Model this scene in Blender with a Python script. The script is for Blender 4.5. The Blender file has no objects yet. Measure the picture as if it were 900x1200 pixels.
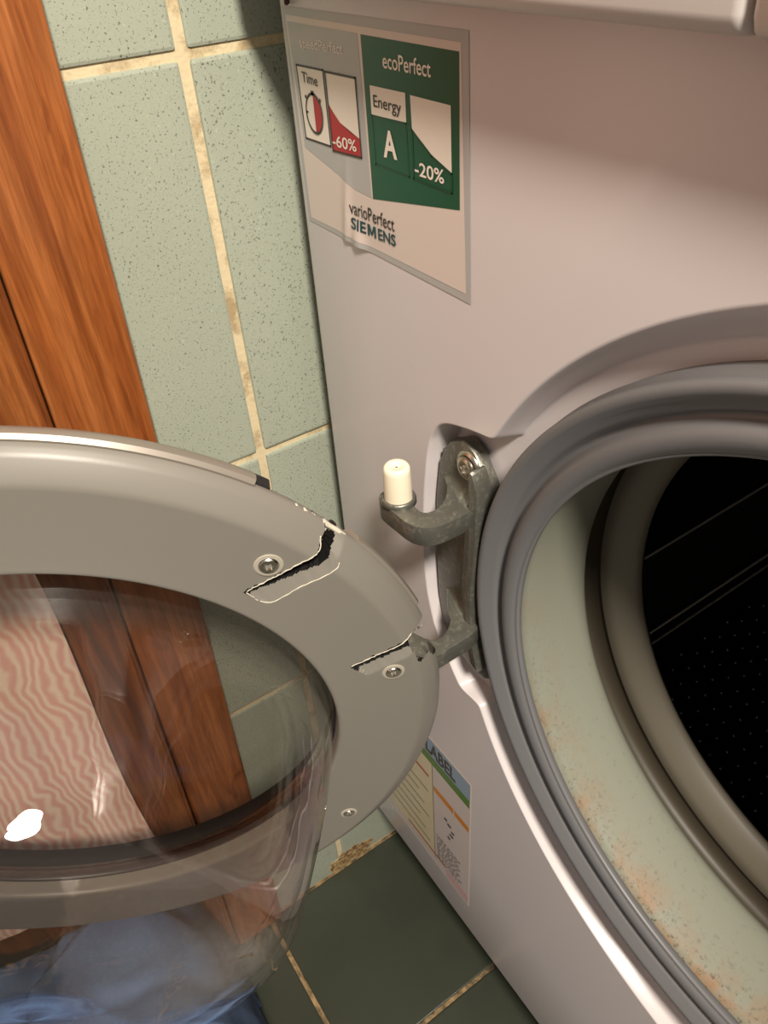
import bpy, bmesh, math, random
from mathutils import Vector, Matrix, noise

random.seed(7)
SC = bpy.context.scene
COL = SC.collection
PI = math.pi

# ------------------------------------------------------------ camera
cam_d = bpy.data.cameras.new('camera')
cam = bpy.data.objects.new('camera', cam_d)
COL.objects.link(cam)
SC.camera = cam
cam_d.sensor_fit = 'VERTICAL'
cam_d.sensor_height = 36.0
cam_d.lens = 902.85 / 1200 * 36.0
cam_d.clip_start = 0.01
RIGHT = Vector((0.5600238, 0.8262730, -0.0603800))
UPV = Vector((-0.5004290, 0.3955300, 0.7700830))
BACK = RIGHT.cross(UPV)
mw = Matrix.Identity(4)
for i in range(3):
    mw[i][0] = RIGHT[i]; mw[i][1] = UPV[i]; mw[i][2] = BACK[i]
mw.translation = Vector((0.03434, -0.17114, 0.74098))
cam.matrix_world = mw

# ------------------------------------------------------------ world, lamp, exposure
w = bpy.data.worlds.new('room_ambient'); SC.world = w
w.use_nodes = True
w.node_tree.nodes['Background'].inputs[0].default_value = (1.0, 0.89, 0.78, 1)
w.node_tree.nodes['Background'].inputs[1].default_value = 0.13

ld = bpy.data.lights.new('ceiling_lamp_light', 'AREA')
ld.shape = 'DISK'; ld.size = 0.20; ld.energy = 17.5; ld.color = (1.0, 0.905, 0.78)
lo = bpy.data.objects.new('ceiling_lamp_light', ld); COL.objects.link(lo)
lo.location = (0.72, -0.36, 1.72)
lo.rotation_euler = (Vector((-0.2, -0.05, 0.5)) - Vector(lo.location)).to_track_quat('-Z', 'Y').to_euler()

vs = SC.view_settings
vs.view_transform = 'Standard'; vs.look = 'None'; vs.gamma = 1.0; vs.use_curve_mapping = False
vs.exposure = 1.2

# ------------------------------------------------------------ materials
def srgb(r, g, b):
    f = lambda c: (c / 255 / 12.92) if c / 255 <= 0.04045 else ((c / 255 + 0.055) / 1.055) ** 2.4
    return (f(r), f(g), f(b), 1)

def mat(name, col, rough=0.5, metal=0.0, spec=0.5, coat=0.0):
    m = bpy.data.materials.new(name); m.use_nodes = True
    b = m.node_tree.nodes['Principled BSDF']
    b.inputs['Base Color'].default_value = col
    b.inputs['Roughness'].default_value = rough
    b.inputs['Metallic'].default_value = metal
    b.inputs['Specular IOR Level'].default_value = spec
    if coat: b.inputs['Coat Weight'].default_value = coat; b.inputs['Coat Roughness'].default_value = 0.12
    return m

class NT:
    def __init__(s, m):
        s.nt = m.node_tree; s.n = s.nt.nodes; s.l = s.nt.links; s.b = s.n['Principled BSDF']
    def new(s, t, **k):
        x = s.n.new(t)
        for a, v in k.items(): setattr(x, a, v)
        return x
    def coord(s, scale=(1, 1, 1), loc=(0, 0, 0)):
        tc = s.new('ShaderNodeTexCoord'); mp = s.new('ShaderNodeMapping')
        mp.inputs['Scale'].default_value = scale; mp.inputs['Location'].default_value = loc
        s.l.new(tc.outputs['Object'], mp.inputs['Vector']); return mp.outputs[0]
    def noise(s, vec, scale, detail=3, rough=0.5, dist=0):
        x = s.new('ShaderNodeTexNoise')
        x.inputs['Scale'].default_value = scale; x.inputs['Detail'].default_value = detail
        x.inputs['Roughness'].default_value = rough; x.inputs['Distortion'].default_value = dist
        s.l.new(vec, x.inputs['Vector']); return x.outputs[0]
    def ramp(s, fac, stops):
        x = s.new('ShaderNodeValToRGB'); e = x.color_ramp.elements
        while len(e) < len(stops): e.new(0.5)
        for i, (p, c) in enumerate(stops): e[i].position = p; e[i].color = c
        s.l.new(fac, x.inputs[0]); return x.outputs[0]
    def mix(s, fac, a, b):
        x = s.new('ShaderNodeMix', data_type='RGBA')
        for v, i in ((fac, 0), (a, 6), (b, 7)):
            if hasattr(v, 'is_linked'): s.l.new(v, x.inputs[i])
            else: x.inputs[i].default_value = v
        return x.outputs[2]
    def math(s, op, a, b=0.0):
        x = s.new('ShaderNodeMath', operation=op)
        for v, i in ((a, 0), (b, 1)):
            if hasattr(v, 'is_linked'): s.l.new(v, x.inputs[i])
            else: x.inputs[i].default_value = v
        return x.outputs[0]
    def bump(s, h, strength=0.2, dist=0.001):
        x = s.new('ShaderNodeBump'); x.inputs['Strength'].default_value = strength
        x.inputs['Distance'].default_value = dist
        s.l.new(h, x.inputs['Height']); s.l.new(x.outputs[0], s.b.inputs['Normal'])
    def base(s, c): s.l.new(c, s.b.inputs['Base Color'])

WHITE = (1, 1, 1, 1); BLACK = (0, 0, 0, 1)

M_enamel = mat('white_enamel', srgb(212, 205, 206), 0.26, spec=0.5)
t = NT(M_enamel); t.bump(t.noise(t.coord(), 900, 2), 0.04, 0.0004)
M_plast = mat('white_plastic', srgb(206, 198, 194), 0.35)
M_panelgap = mat('dark_gap', srgb(60, 56, 54), 0.6)
M_seal = mat('grey_rubber_seal', srgb(110, 110, 112), 0.42)
t = NT(M_seal); t.bump(t.noise(t.coord(), 500, 3), 0.06, 0.0005)

# bellows: pale rubber with mould and lint gathered near the lower lip
M_bell = mat('pale_rubber_mould_and_shade', srgb(136, 138, 125), 0.5)
t = NT(M_bell)
v = t.coord()
sep = t.new('ShaderNodeSeparateXYZ'); t.l.new(v, sep.inputs[0])
low = t.ramp(t.math('ADD', sep.outputs[2], 0.5), [(0.36, WHITE), (0.52, BLACK)])
lip = t.ramp(t.math('MULTIPLY', sep.outputs[1], 20.0), [(0.17, WHITE), (0.62, BLACK)])
spots = t.ramp(t.noise(v, 420, 5, 0.75), [(0.54, BLACK), (0.66, WHITE)])
blot = t.ramp(t.noise(v, 55, 4, 0.6), [(0.42, BLACK), (0.62, WHITE)])
f1 = t.math('MULTIPLY', t.math('MULTIPLY', low, lip), spots)
f2 = t.math('MULTIPLY', t.math('MULTIPLY', low, lip), blot)
c = t.mix(t.math('MULTIPLY', f2, 0.75), srgb(136, 138, 125), srgb(150, 112, 78))
c = t.mix(t.math('MULTIPLY', f1, 0.85), c, srgb(58, 44, 30))
dark = t.ramp(t.math('MULTIPLY', sep.outputs[1], 10.0), [(0.50, BLACK), (0.60, WHITE)])  # shade of the deep groove put into the rubber colour
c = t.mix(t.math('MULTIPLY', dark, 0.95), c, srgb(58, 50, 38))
mould = t.ramp(t.noise(v, 260, 4, 0.7), [(0.60, BLACK), (0.66, WHITE)])
c = t.mix(t.math('MULTIPLY', t.math('MULTIPLY', low, mould), 0.22), c, srgb(70, 58, 40))
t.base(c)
t.bump(t.noise(v, 350, 4), 0.08, 0.0006)

M_flange = mat('dull_flange_rubber', srgb(104, 98, 86), 0.5)
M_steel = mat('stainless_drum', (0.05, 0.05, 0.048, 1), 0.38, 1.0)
M_steelhi = mat('embossed_steel_glint', (0.25, 0.245, 0.235, 1), 0.3, 1.0)  # lighter than the drum steel: glints of the dots put into the colour
M_paddle = mat('grey_paddle_plastic', srgb(40, 40, 40), 0.25)
M_paddle_highlight = mat('paddle_edge_highlight', srgb(190, 180, 165), 0.3)  # pale colour painted in as highlights along the paddle crests
M_screw = mat('steel_screw', (0.62, 0.58, 0.50, 1), 0.28, 1.0)
M_white_ring = mat('whitish_plastic', srgb(168, 161, 146), 0.5)
M_cast = mat('dark_cast_hinge_metal', srgb(104, 106, 102), 0.36, 0.6)
t = NT(M_cast); v = t.coord()
sc_ = t.ramp(t.noise(v, 260, 6, 0.75), [(0.52, BLACK), (0.68, WHITE)])
t.base(t.mix(t.math('MULTIPLY', sc_, 0.45), srgb(112, 112, 104), srgb(186, 184, 170)))
t.bump(t.noise(v, 600, 4, 0.7), 0.35, 0.0006)
M_pin = mat('cream_nylon_pin', srgb(240, 230, 205), 0.42)

M_door = mat('grey_door_plastic', srgb(126, 122, 114), 0.40)
t = NT(M_door); v = t.coord()
t.bump(t.noise(v, 1500, 2), 0.05, 0.0003)
M_frame = mat('satin_silver_trim', srgb(150, 142, 132), 0.36, 0.35)
M_cav = mat('black_cavity_shade', srgb(24, 23, 22), 0.5)  # black colour stands in for the shade inside the door's hollow
M_crack = mat('stress_whitened_plastic', srgb(206, 200, 182), 0.7)
M_rubber = mat('black_rubber', srgb(26, 27, 28), 0.4)

def glass_mat(name, tint, ior, bump_s):
    m = bpy.data.materials.new(name); m.use_nodes = True
    nt = m.node_tree; nt.nodes.clear(); N = nt.nodes.new; L = nt.links.new
    out = N('ShaderNodeOutputMaterial'); mx = N('ShaderNodeMixShader')
    tr = N('ShaderNodeBsdfTransparent'); gl = N('ShaderNodeBsdfGlossy'); fr = N('ShaderNodeFresnel')
    tr.inputs[0].default_value = tint; gl.inputs['Roughness'].default_value = 0.015
    gl.inputs[0].default_value = (1, 1, 1, 1)
    fr.inputs[0].default_value = ior
    tc = N('ShaderNodeTexCoord'); nz = N('ShaderNodeTexNoise'); bp = N('ShaderNodeBump')
    nz.inputs['Scale'].default_value = 38; nz.inputs['Detail'].default_value = 1.5
    bp.inputs['Strength'].default_value = bump_s; bp.inputs['Distance'].default_value = 0.004
    # a thin pane reflects alike from both sides: undo the index flip on back faces
    ge = N('ShaderNodeNewGeometry'); mi_ = N('ShaderNodeMix')
    mi_.inputs[2].default_value = ior; mi_.inputs[3].default_value = 1.0 / ior
    L(ge.outputs['Backfacing'], mi_.inputs[0]); L(mi_.outputs[0], fr.inputs[0])
    L(tc.outputs['Object'], nz.inputs['Vector']); L(nz.outputs[0], bp.inputs['Height'])
    L(bp.outputs[0], gl.inputs['Normal']); L(bp.outputs[0], fr.inputs['Normal'])
    L(fr.outputs[0], mx.inputs[0]); L(tr.outputs[0], mx.inputs[1]); L(gl.outputs[0], mx.inputs[2])
    L(mx.outputs[0], out.inputs[0])
    return m
M_glass = glass_mat('clear_bowl_glass', (0.92, 0.91, 0.90, 1), 1.5, 0.3)
M_window = glass_mat('tinted_outer_window', (0.88, 0.865, 0.85, 1), 1.45, 0.0)

# wall tile: pale sage glaze with dark speckles
def tile_mat(name, base, base2, dots, sc1):
    m = mat(name, base, 0.33)
    t = NT(m)
    g = t.new('ShaderNodeNewGeometry'); v = g.outputs['Position']
    n1 = t.noise(v, 14, 3)
    c = t.mix(n1, base, base2)
    d = t.ramp(t.noise(v, sc1, 2, 0.55), [(0.62, BLACK), (0.67, WHITE)])
    d2 = t.ramp(t.noise(v, sc1 * 1.9, 2, 0.6), [(0.62, BLACK), (0.70, WHITE)])
    d3 = t.ramp(t.noise(v, sc1 * 0.8, 3, 0.6, 0.5), [(0.64, BLACK), (0.70, WHITE)])
    c = t.mix(t.math('MULTIPLY', d3, 0.35), c, srgb(206, 212, 190))
    c = t.mix(t.math('MULTIPLY', d, 0.8), c, dots)
    c = t.mix(t.math('MULTIPLY', d2, 0.6), c, dots)
    t.base(c)
    t.bump(t.noise(v, 220, 3), 0.10, 0.0006)
    return m
M_tile = tile_mat('speckled_sage_tile', srgb(158, 165, 149), srgb(168, 174, 158), srgb(78, 84, 76), 820)
M_grout = mat('cream_grout', srgb(206, 188, 150), 0.85)
t = NT(M_grout)
gv = t.new('ShaderNodeNewGeometry').outputs['Position']
gs = t.ramp(t.noise(gv, 60, 5, 0.7), [(0.34, srgb(168, 148, 112)), (0.50, srgb(212, 196, 160))])
t.base(gs); t.bump(t.noise(gv, 400, 4), 0.4, 0.001)
M_ftile = mat('dark_green_floor_tile', srgb(66, 72, 60), 0.42)
t = NT(M_ftile); gv = t.new('ShaderNodeNewGeometry').outputs['Position']
c = t.mix(t.noise(gv, 22, 4), srgb(44, 50, 40), srgb(60, 64, 52))
d = t.ramp(t.noise(gv, 70, 5, 0.7), [(0.70, BLACK), (0.76, WHITE)])
t.base(t.mix(t.math('MULTIPLY', d, 0.5), c, srgb(150, 146, 126)))
t.bump(t.noise(gv, 160, 3), 0.08, 0.001)
M_fgrout = mat('dirty_floor_grout', srgb(120, 108, 84), 0.9)
t = NT(M_fgrout); gv = t.new('ShaderNodeNewGeometry').outputs['Position']
t.base(t.ramp(t.noise(gv, 90, 5, 0.7), [(0.36, srgb(52, 48, 38)), (0.64, srgb(170, 142, 100))]))
M_plaster = mat('plaster', srgb(190, 184, 165), 0.9)
M_stone = mat('grey_stone', srgb(104, 98, 94), 0.5)
M_rust = mat('rust_stain', srgb(140, 102, 62), 0.8)
t = NT(M_rust); v = t.coord()
t.base(t.ramp(t.noise(v, 260, 5, 0.7), [(0.4, srgb(104, 66, 34)), (0.62, srgb(190, 168, 120))]))

def wood_mat(name, a, b, dk, seed):
    m = mat(name, a, 0.34, coat=0.25)
    t = NT(m)
    v = t.coord((1.0, 26, 1.5), (seed, seed, seed))
    n1 = t.noise(v, 3.0, 5, 0.62, 0.8)
    c = t.ramp(n1, [(0.30, dk), (0.47, a), (0.66, b)])
    v2 = t.coord((1, 90, 5), (seed, 3, seed))
    n2 = t.ramp(t.noise(v2, 4, 4, 0.7), [(0.40, (0.55, 0.5, 0.45, 1)), (0.62, WHITE)])
    x = t.new('ShaderNodeMix', data_type='RGBA', blend_type='MULTIPLY')
    x.inputs[0].default_value = 0.75
    t.l.new(c, x.inputs[6]); t.l.new(n2, x.inputs[7])
    v3 = t.coord((1, 9, 3.0), (0, seed, seed))
    kn = t.ramp(t.noise(v3, 5, 3, 0.6, 1.5), [(0.63, BLACK), (0.74, WHITE)])
    t.base(t.mix(t.math('MULTIPLY', kn, 0.55), x.outputs[2], srgb(96, 44, 14)))
    t.bump(n1, 0.12, 0.001)
    return m
M_wood = wood_mat('varnished_reddish_wood', srgb(160, 92, 44), srgb(184, 114, 62), srgb(126, 64, 27), 1.7)
M_wood2 = wood_mat('darker_varnished_wood', srgb(140, 78, 36), srgb(168, 102, 52), srgb(98, 48, 19), 5.3)

# ink colours of the stickers
M_ink_grey = mat('ink_grey', srgb(176, 175, 174), 0.3)
M_ink_paper = mat('sticker_paper', srgb(216, 202, 194), 0.3)
M_ink_white = mat('ink_white', srgb(236, 226, 214), 0.3)
M_ink_green = mat('ink_green', srgb(0, 78, 54), 0.3)
M_ink_green2 = mat('ink_dark_green', srgb(0, 66, 44), 0.3)
M_ink_red = mat('ink_red', srgb(170, 16, 36), 0.3)
M_ink_black = mat('ink_black', srgb(40, 28, 26), 0.3)
M_ink_petrol = mat('ink_petrol', srgb(0, 62, 72), 0.3)
M_lab_paper = mat('label_paper', srgb(206, 194, 190), 0.35)
M_lab_yel = mat('label_yellow', srgb(212, 200, 168), 0.35)
M_lab_blue = mat('label_blue', srgb(140, 160, 178), 0.35)
M_lab_grn = mat('label_green', srgb(92, 128, 62), 0.35)
M_lab_org = mat('label_orange', srgb(208, 132, 40), 0.35)
M_lab_red = mat('label_red', srgb(176, 92, 84), 0.35)
M_lab_pink = mat('label_pink', srgb(208, 172, 172), 0.35)
M_lab_dark = mat('label_dark_print', srgb(70, 62, 62), 0.35)

# ------------------------------------------------------------ object helpers
def link(name, me, m=None, parent=None, smooth=False):
    o = bpy.data.objects.new(name, me); COL.objects.link(o)
    if m is not None:
        for x in (m if isinstance(m, (list, tuple)) else [m]): me.materials.append(x)
    if parent is not None: o.parent = parent
    if smooth:
        for p in me.polygons: p.use_smooth = True
    return o

def obj(name, bm, m=None, parent=None, smooth=False, sharp=None):
    me = bpy.data.meshes.new(name)
    bmesh.ops.recalc_face_normals(bm, faces=bm.faces) if sharp != 'keep' else None
    bm.to_mesh(me); bm.free()
    o = link(name, me, m, parent, smooth)
    if smooth and isinstance(sharp, (int, float)):
        me.set_sharp_from_angle(angle=math.radians(sharp))
    return o

def pyobj(name, vs_, fs, m=None, parent=None, smooth=False, sharp=None):
    me = bpy.data.meshes.new(name); me.from_pydata(vs_, [], fs); me.update()
    o = link(name, me, m, parent, smooth)
    if smooth and sharp: me.set_sharp_from_angle(angle=math.radians(sharp))
    return o

def tag(o, label=None, cat=None, kind=None, group=None):
    if label: o['label'] = label
    if cat: o['category'] = cat
    if kind: o['kind'] = kind
    if group: o['group'] = group
    return o

def box_bm(x0, x1, y0, y1, z0, z1, bev=0.0, seg=2):
    bm = bmesh.new()
    bmesh.ops.create_cube(bm, size=1)
    for v in bm.verts:
        v.co = Vector(((x0 + x1) / 2 + v.co.x * (x1 - x0), (y0 + y1) / 2 + v.co.y * (y1 - y0), (z0 + z1) / 2 + v.co.z * (z1 - z0)))
    if bev: bmesh.ops.bevel(bm, geom=bm.edges[:], offset=bev, segments=seg, profile=0.6, affect='EDGES')
    return bm

def lathe(name, prof, m, parent, fn, seg=160, a0=0.0, a1=2 * PI, smooth=True, sharp=None, caps=False):
    """prof: (radius, height); fn(r, angle, h) -> point"""
    full = abs(a1 - a0 - 2 * PI) < 1e-6
    k = seg if full else seg + 1
    vs_ = []; fs = []
    for i in range(k):
        a = a0 + (a1 - a0) * i / seg
        for r, h in prof: vs_.append(fn(r, a, h))
    n = len(prof)
    for i in range(seg):
        j = (i + 1) % k
        for q in range(n - 1):
            fs.append((i * n + q, j * n + q, j * n + q + 1, i * n + q + 1))
    if caps and not full:
        fs.append(tuple(range(n))); fs.append(tuple(reversed(range((k - 1) * n, k * n))))
    return pyobj(name, vs_, fs, m, parent, smooth, sharp)

def tube(name, pts, rad, m, parent=None, seg=8, jitter=0.0):
    vs_ = []; fs = []
    P = [Vector(p) for p in pts]
    for i, p in enumerate(P):
        d = (P[min(i + 1, len(P) - 1)] - P[max(i - 1, 0)]).normalized()
        a = d.orthogonal().normalized(); b = d.cross(a)
        r = (rad[i] if isinstance(rad, (list, tuple)) else rad) * (1 + jitter * random.uniform(-1, 1))
        for k in range(seg):
            t_ = 2 * PI * k / seg
            vs_.append(p + (a * math.cos(t_) + b * math.sin(t_)) * r)
    for i in range(len(P) - 1):
        for k in range(seg):
            fs.append((i * seg + k, i * seg + (k + 1) % seg, (i + 1) * seg + (k + 1) % seg, (i + 1) * seg + k))
    fs.append(tuple(reversed(range(seg)))); fs.append(tuple(range((len(P) - 1) * seg, len(P) * seg)))
    return pyobj(name, vs_, fs, m, parent, True)

def smooth_path(pts, n=8):
    """Catmull-Rom through the points"""
    P = [Vector(p) for p in pts]; out = []
    for i in range(len(P) - 1):
        p0 = P[max(i - 1, 0)]; p1 = P[i]; p2 = P[i + 1]; p3 = P[min(i + 2, len(P) - 1)]
        for k in range(n):
            s = k / n
            out.append(0.5 * ((2 * p1) + (p2 - p0) * s + (2 * p0 - 5 * p1 + 4 * p2 - p3) * s * s + (3 * p1 - p0 - 3 * p2 + p3) * s ** 3))
    out.append(P[-1]); return out

def sstep(a, b, x):
    t_ = min(1, max(0, (x - a) / (b - a))); return t_ * t_ * (3 - 2 * t_)

def lerp_tab(tab, x):
    if x <= tab[0][0]: return tab[0][1]
    for (x0, y0), (x1, y1) in zip(tab, tab[1:]):
        if x <= x1: return y0 + (y1 - y0) * (x - x0) / (x1 - x0)
    return tab[-1][1]

XW = -0.318            # face of the tiled wall
ZF = -0.0150           # floor level
ZC = 0.4814            # height of the porthole centre
ZB = 0.0863            # lower edge of the front panel
ZT = 0.7121            # lower edge of the control panel

# ------------------------------------------------------------ floor
bm = box_bm(XW - 0.05, 0.9, -1.3, 0.75, -0.07, ZF - 0.0016)
floor = tag(obj('floor', bm, M_fgrout), 'floor of dark green tiles with dirty joints below the washing machine', 'floor', 'structure')
tb = box_bm(0, 0.196, 0, 0.196, -0.008, 0.0, 0.0012, 2)
me_ft = bpy.data.meshes.new('floor_tile'); tb.to_mesh(me_ft); tb.free(); me_ft.materials.append(M_ftile)
for i in range(-1, 6):
    for j in range(-6, 5):
        x0 = -0.1629 + 0.2 * i; y0 = -0.1200 + 0.2 * j
        o = bpy.data.objects.new('floor_tile', me_ft); COL.objects.link(o); o.parent = floor
        o.location = (x0 + 0.002, y0 + 0.002, ZF + random.uniform(-0.0004, 0.0))
        if i == -1:
            o.location.x = XW + 0.002; o.scale.x = 0.1511 / 0.196

# ------------------------------------------------------------ tiled wall on the left
bm = box_bm(XW - 0.06, XW - 0.0016, -1.3, 0.75, -0.07, 1.5)
wall = tag(obj('wall_left', bm, M_grout), 'wall of speckled pale green tiles with cream joints left of the washing machine', 'wall', 'structure')
def wall_tile_mesh(h):
    tb = box_bm(-0.008, 0.0, 0, 0.1975, 0, h, 0.0016, 2)
    me = bpy.data.meshes.new('wall_tile'); tb.to_mesh(me); tb.free(); me.materials.append(M_tile); return me
me_wt = wall_tile_mesh(0.1983); me_wl = wall_tile_mesh(0.0946)
for j in range(-1, 2):
    y0 = -0.0367 + 0.2025 * j
    for k in range(0, 7):
        z0 = 0.0826 + 0.2023 * (k - 1) if k else ZF
        o = bpy.data.objects.new('wall_tile', me_wt if k else me_wl); COL.objects.link(o); o.parent = wall
        o.location = (XW + random.uniform(-0.0004, 0.0003), y0 + 0.0025, z0 + 0.0015)
# rust-brown chipped patch at the foot of the wall
pp = []
for k in range(40):
    a = 2 * PI * k / 40
    rr = 1 + 0.35 * noise.noise(Vector((math.cos(a) * 2, math.sin(a) * 2, 3.1)))
    pp.append((XW + 0.0006, -0.0271 + 0.026 * rr * math.cos(a), -0.0030 + 0.011 * rr * math.sin(a)))
bm = bmesh.new(); bm.faces.new([bm.verts.new(p) for p in pp])
ex = bmesh.ops.extrude_face_region(bm, geom=bm.faces[:])
bmesh.ops.translate(bm, vec=(-0.0008, 0, 0), verts=[v for v in ex['geom'] if isinstance(v, bmesh.types.BMVert)])
tag(obj('rust_stain', bm, M_rust, wall), 'brown chipped stain at the foot of the tiled wall')

# wall behind the machine
bm = box_bm(XW - 0.06, 0.9, 0.68, 0.75, -0.07, 1.5)
tag(obj('wall_back', bm, M_plaster), 'plain plastered wall behind the washing machine', 'wall', 'structure')

# ------------------------------------------------------------ wooden door frame against the tiles
def board(name, y0, y1, z0, z1, x1, m, parent, tilt=0.0):
    bm = box_bm(XW - 0.001, x1, y0, y1, z0, z1, 0.0016, 3)
    for v in bm.verts: v.co.y += tilt * (v.co.z - 0.6)
    return obj(name, bm, m, parent, True, 40)
wd = tag(board('door_1', -0.90, -0.1368, ZF + 0.002, 1.5, -0.3115, M_wood2, None, 0.028),
         'varnished reddish brown wooden door beside the green tiles, behind the open porthole door', 'door', 'structure')
board('casing_board', -0.1361, -0.0919, ZF + 0.002, 1.5, -0.3100, M_wood, wd, 0.028)
for k in range(3):
    board('plank', -0.335 - 0.19 * k, -0.1390 - 0.197 * k, ZF + 0.004, 1.49, -0.3108, M_wood2, wd, 0.028)

# ------------------------------------------------------------ washing machine
wm = bpy.data.objects.new('washing_machine', None); COL.objects.link(wm)
tag(wm, 'white front-loading washing machine with its porthole door hanging open on one hinge arm', 'washing machine')

# --- front panel with the pressed dish around the porthole
FC = (0.0085, ZC - 0.0115)
def wrap_tab(tab):
    return [(a - 360, r) for a, r in tab[-3:]] + tab + [(a + 360, r) for a, r in tab[:3]]
def circ_r(cx, cz, R, a):
    """distance from FC along direction a to a circle centred (cx, cz)"""
    dx, dz = math.cos(a), math.sin(a)
    ox, oz = FC[0] - cx, FC[1] - cz
    b = ox * dx + oz * dz; c_ = ox * ox + oz * oz - R * R
    return -b + math.sqrt(b * b - c_)
POCKET = [(-0.1606, 0.5641), (-0.1690, 0.5625), (-0.1800, 0.5600), (-0.1895, 0.5570), (-0.1955, 0.5530), (-0.2010, 0.5440),
          (-0.2040, 0.5330), (-0.2062, 0.5181), (-0.2085, 0.4949), (-0.2098, 0.4648), (-0.2078, 0.4390), (-0.2022, 0.4180), (-0.1905, 0.4000), (-0.1765, 0.3830)]
ptab = []
for x, z in POCKET:
    a = math.degrees(math.atan2(z - FC[1], x - FC[0])) % 360
    ptab.append((a, math.hypot(x - FC[0], z - FC[1])))
def R_out(a):
    base = circ_r(0.015, ZC - 0.009, 0.1968, a)
    d = math.degrees(a) % 360
    if ptab[0][0] < d < ptab[-1][0]: return max(base, lerp_tab(ptab, d))
    return base
def R_in(a):
    base = circ_r(0.0041, ZC - 0.0128, 0.1866, a)
    d = math.degrees(a) % 360
    ro = R_out(a)
    k = sstep(147, 154, d) * (1 - sstep(205, 215, d))
    return min(base * (1 - k) + (ro - 0.0035) * k, ro - 0.0028)
DEPTH = 0.0130
NA = 900
angs = [2 * PI * i / NA for i in range(NA)]
rect = (-0.3, 0.3, ZB, 0.76)
def rect_r(a, ins):
    dx, dz = math.cos(a), math.sin(a); tt = 1e9
    if dx > 1e-9: tt = min(tt, (rect[1] - ins - FC[0]) / dx)
    if dx < -1e-9: tt = min(tt, (rect[0] + ins - FC[0]) / dx)
    if dz > 1e-9: tt = min(tt, (rect[3] - ins - FC[1]) / dz)
    if dz < -1e-9: tt = min(tt, (rect[2] + ins - FC[1]) / dz)
    return tt
for cx, cz in ((0.3, ZB), (-0.3, ZB), (0.3, 0.76), (-0.3, 0.76)):
    for e in (-0.006, -0.003, 0, 0.003, 0.006):
        angs.append((math.atan2(cz - FC[1], cx - FC[0]) + e) % (2 * PI))
angs = sorted(set(angs))
# smooth the outline a little so that the pocket corner stays soft
ua = [2 * PI * i / NA for i in range(NA)]
ro_u = [R_out(a) for a in ua]; ri_u = [R_in(a) for a in ua]
for _ in range(4):
    ro_u = [(ro_u[i - 1] + 2 * ro_u[i] + ro_u[(i + 1) % NA]) / 4 for i in range(NA)]
    ri_u = [(ri_u[i - 1] + 2 * ri_u[i] + ri_u[(i + 1) % NA]) / 4 for i in range(NA)]
def at_angle(tab, a):
    f = a / (2 * PI) * NA; i = int(f) % NA; return tab[i] + (tab[(i + 1) % NA] - tab[i]) * (f - int(f))
ro_l = [at_angle(ro_u, a) for a in angs]; ri_l = [at_angle(ri_u, a) for a in angs]
vs_, fs = [], []
NB = 14
for a, ro, ri in zip(angs, ro_l, ri_l):
    dx, dz = math.cos(a), math.sin(a)
    rh = circ_r(0.0, ZC, 0.160, a)
    col = [(rh, DEPTH + 0.012), (rh, DEPTH + 0.0015), (rh + 0.0015, DEPTH)]
    if rh + 0.006 < ri - 0.002: col.append((ri - 0.0014, DEPTH))
    else: col.append((rh + 0.002, DEPTH))
    for k in range(NB + 1):
        s = k / NB
        # softened ends outside the nominal bevel
        lo_, hi_ = ri - 0.0004, ro + 0.0004 + 0.22 * max(0.0, ro - ri - 0.0028)
        col.append((max(lo_ + (hi_ - lo_) * s, rh + 0.0022), DEPTH * (1 - (0.68 * s + 0.32 * s * s * (3 - 2 * s)))))
    rr0 = rect_r(a, 0.004)
    col.append((hi_ + 0.0009, 0.0))
    for s in (0.15, 0.5, 1.0): col.append((hi_ + (rr0 - hi_) * s, 0.0))
    col += [(rect_r(a, 0.0022), 0.0004), (rect_r(a, 0.0008), 0.0017), (rect_r(a, 0.0), 0.004), (rect_r(a, 0.0), 0.022)]
    for r, y in col: vs_.append((FC[0] + r * dx, y, FC[1] + r * dz))
n = len(col); K = len(angs)
for i in range(K):
    j = (i + 1) % K
    for q in range(n - 1):
        fs.append((i * n + q, j * n + q, j * n + q + 1, i * n + q + 1))
pyobj('front_panel', vs_, fs, M_enamel, wm, True)

# --- cabinet (two sides, top, back and base in one steel shell)
bm = bmesh.new()
for b in ((-0.3, -0.2985, 0.0225, 0.58, 0.09, 0.85), (0.2985, 0.3, 0.0225, 0.58, 0.09, 0.85),
          (-0.2985, 0.2985, 0.5785, 0.58, 0.09, 0.85), (-0.2985, 0.2985, 0.03, 0.5785, 0.09, 0.092)):
    t_ = box_bm(*b); me = bpy.data.meshes.new('tmp'); t_.to_mesh(me); t_.free(); bm.from_mesh(me); bpy.data.meshes.remove(me)
obj('cabinet', bm, M_enamel, wm)
obj('worktop', box_bm(-0.3, 0.3, -0.012, 0.585, 0.851, 0.885, 0.004, 3), M_plast, wm, True, 40)
obj('plinth', box_bm(-0.285, 0.285, 0.055, 0.08, 0.000, 0.09, 0.001), M_panelgap, wm)
for sx in (-1, 1):
    for y in (0.09, 0.53):
        bm = bmesh.new(); bmesh.ops.create_cone(bm, cap_ends=True, segments=20, radius1=0.02, radius2=0.014, depth=0.1065)
        bmesh.ops.translate(bm, vec=(sx * 0.25, y, 0.0382), verts=bm.verts); obj('foot', bm, M_rubber, wm)

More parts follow.
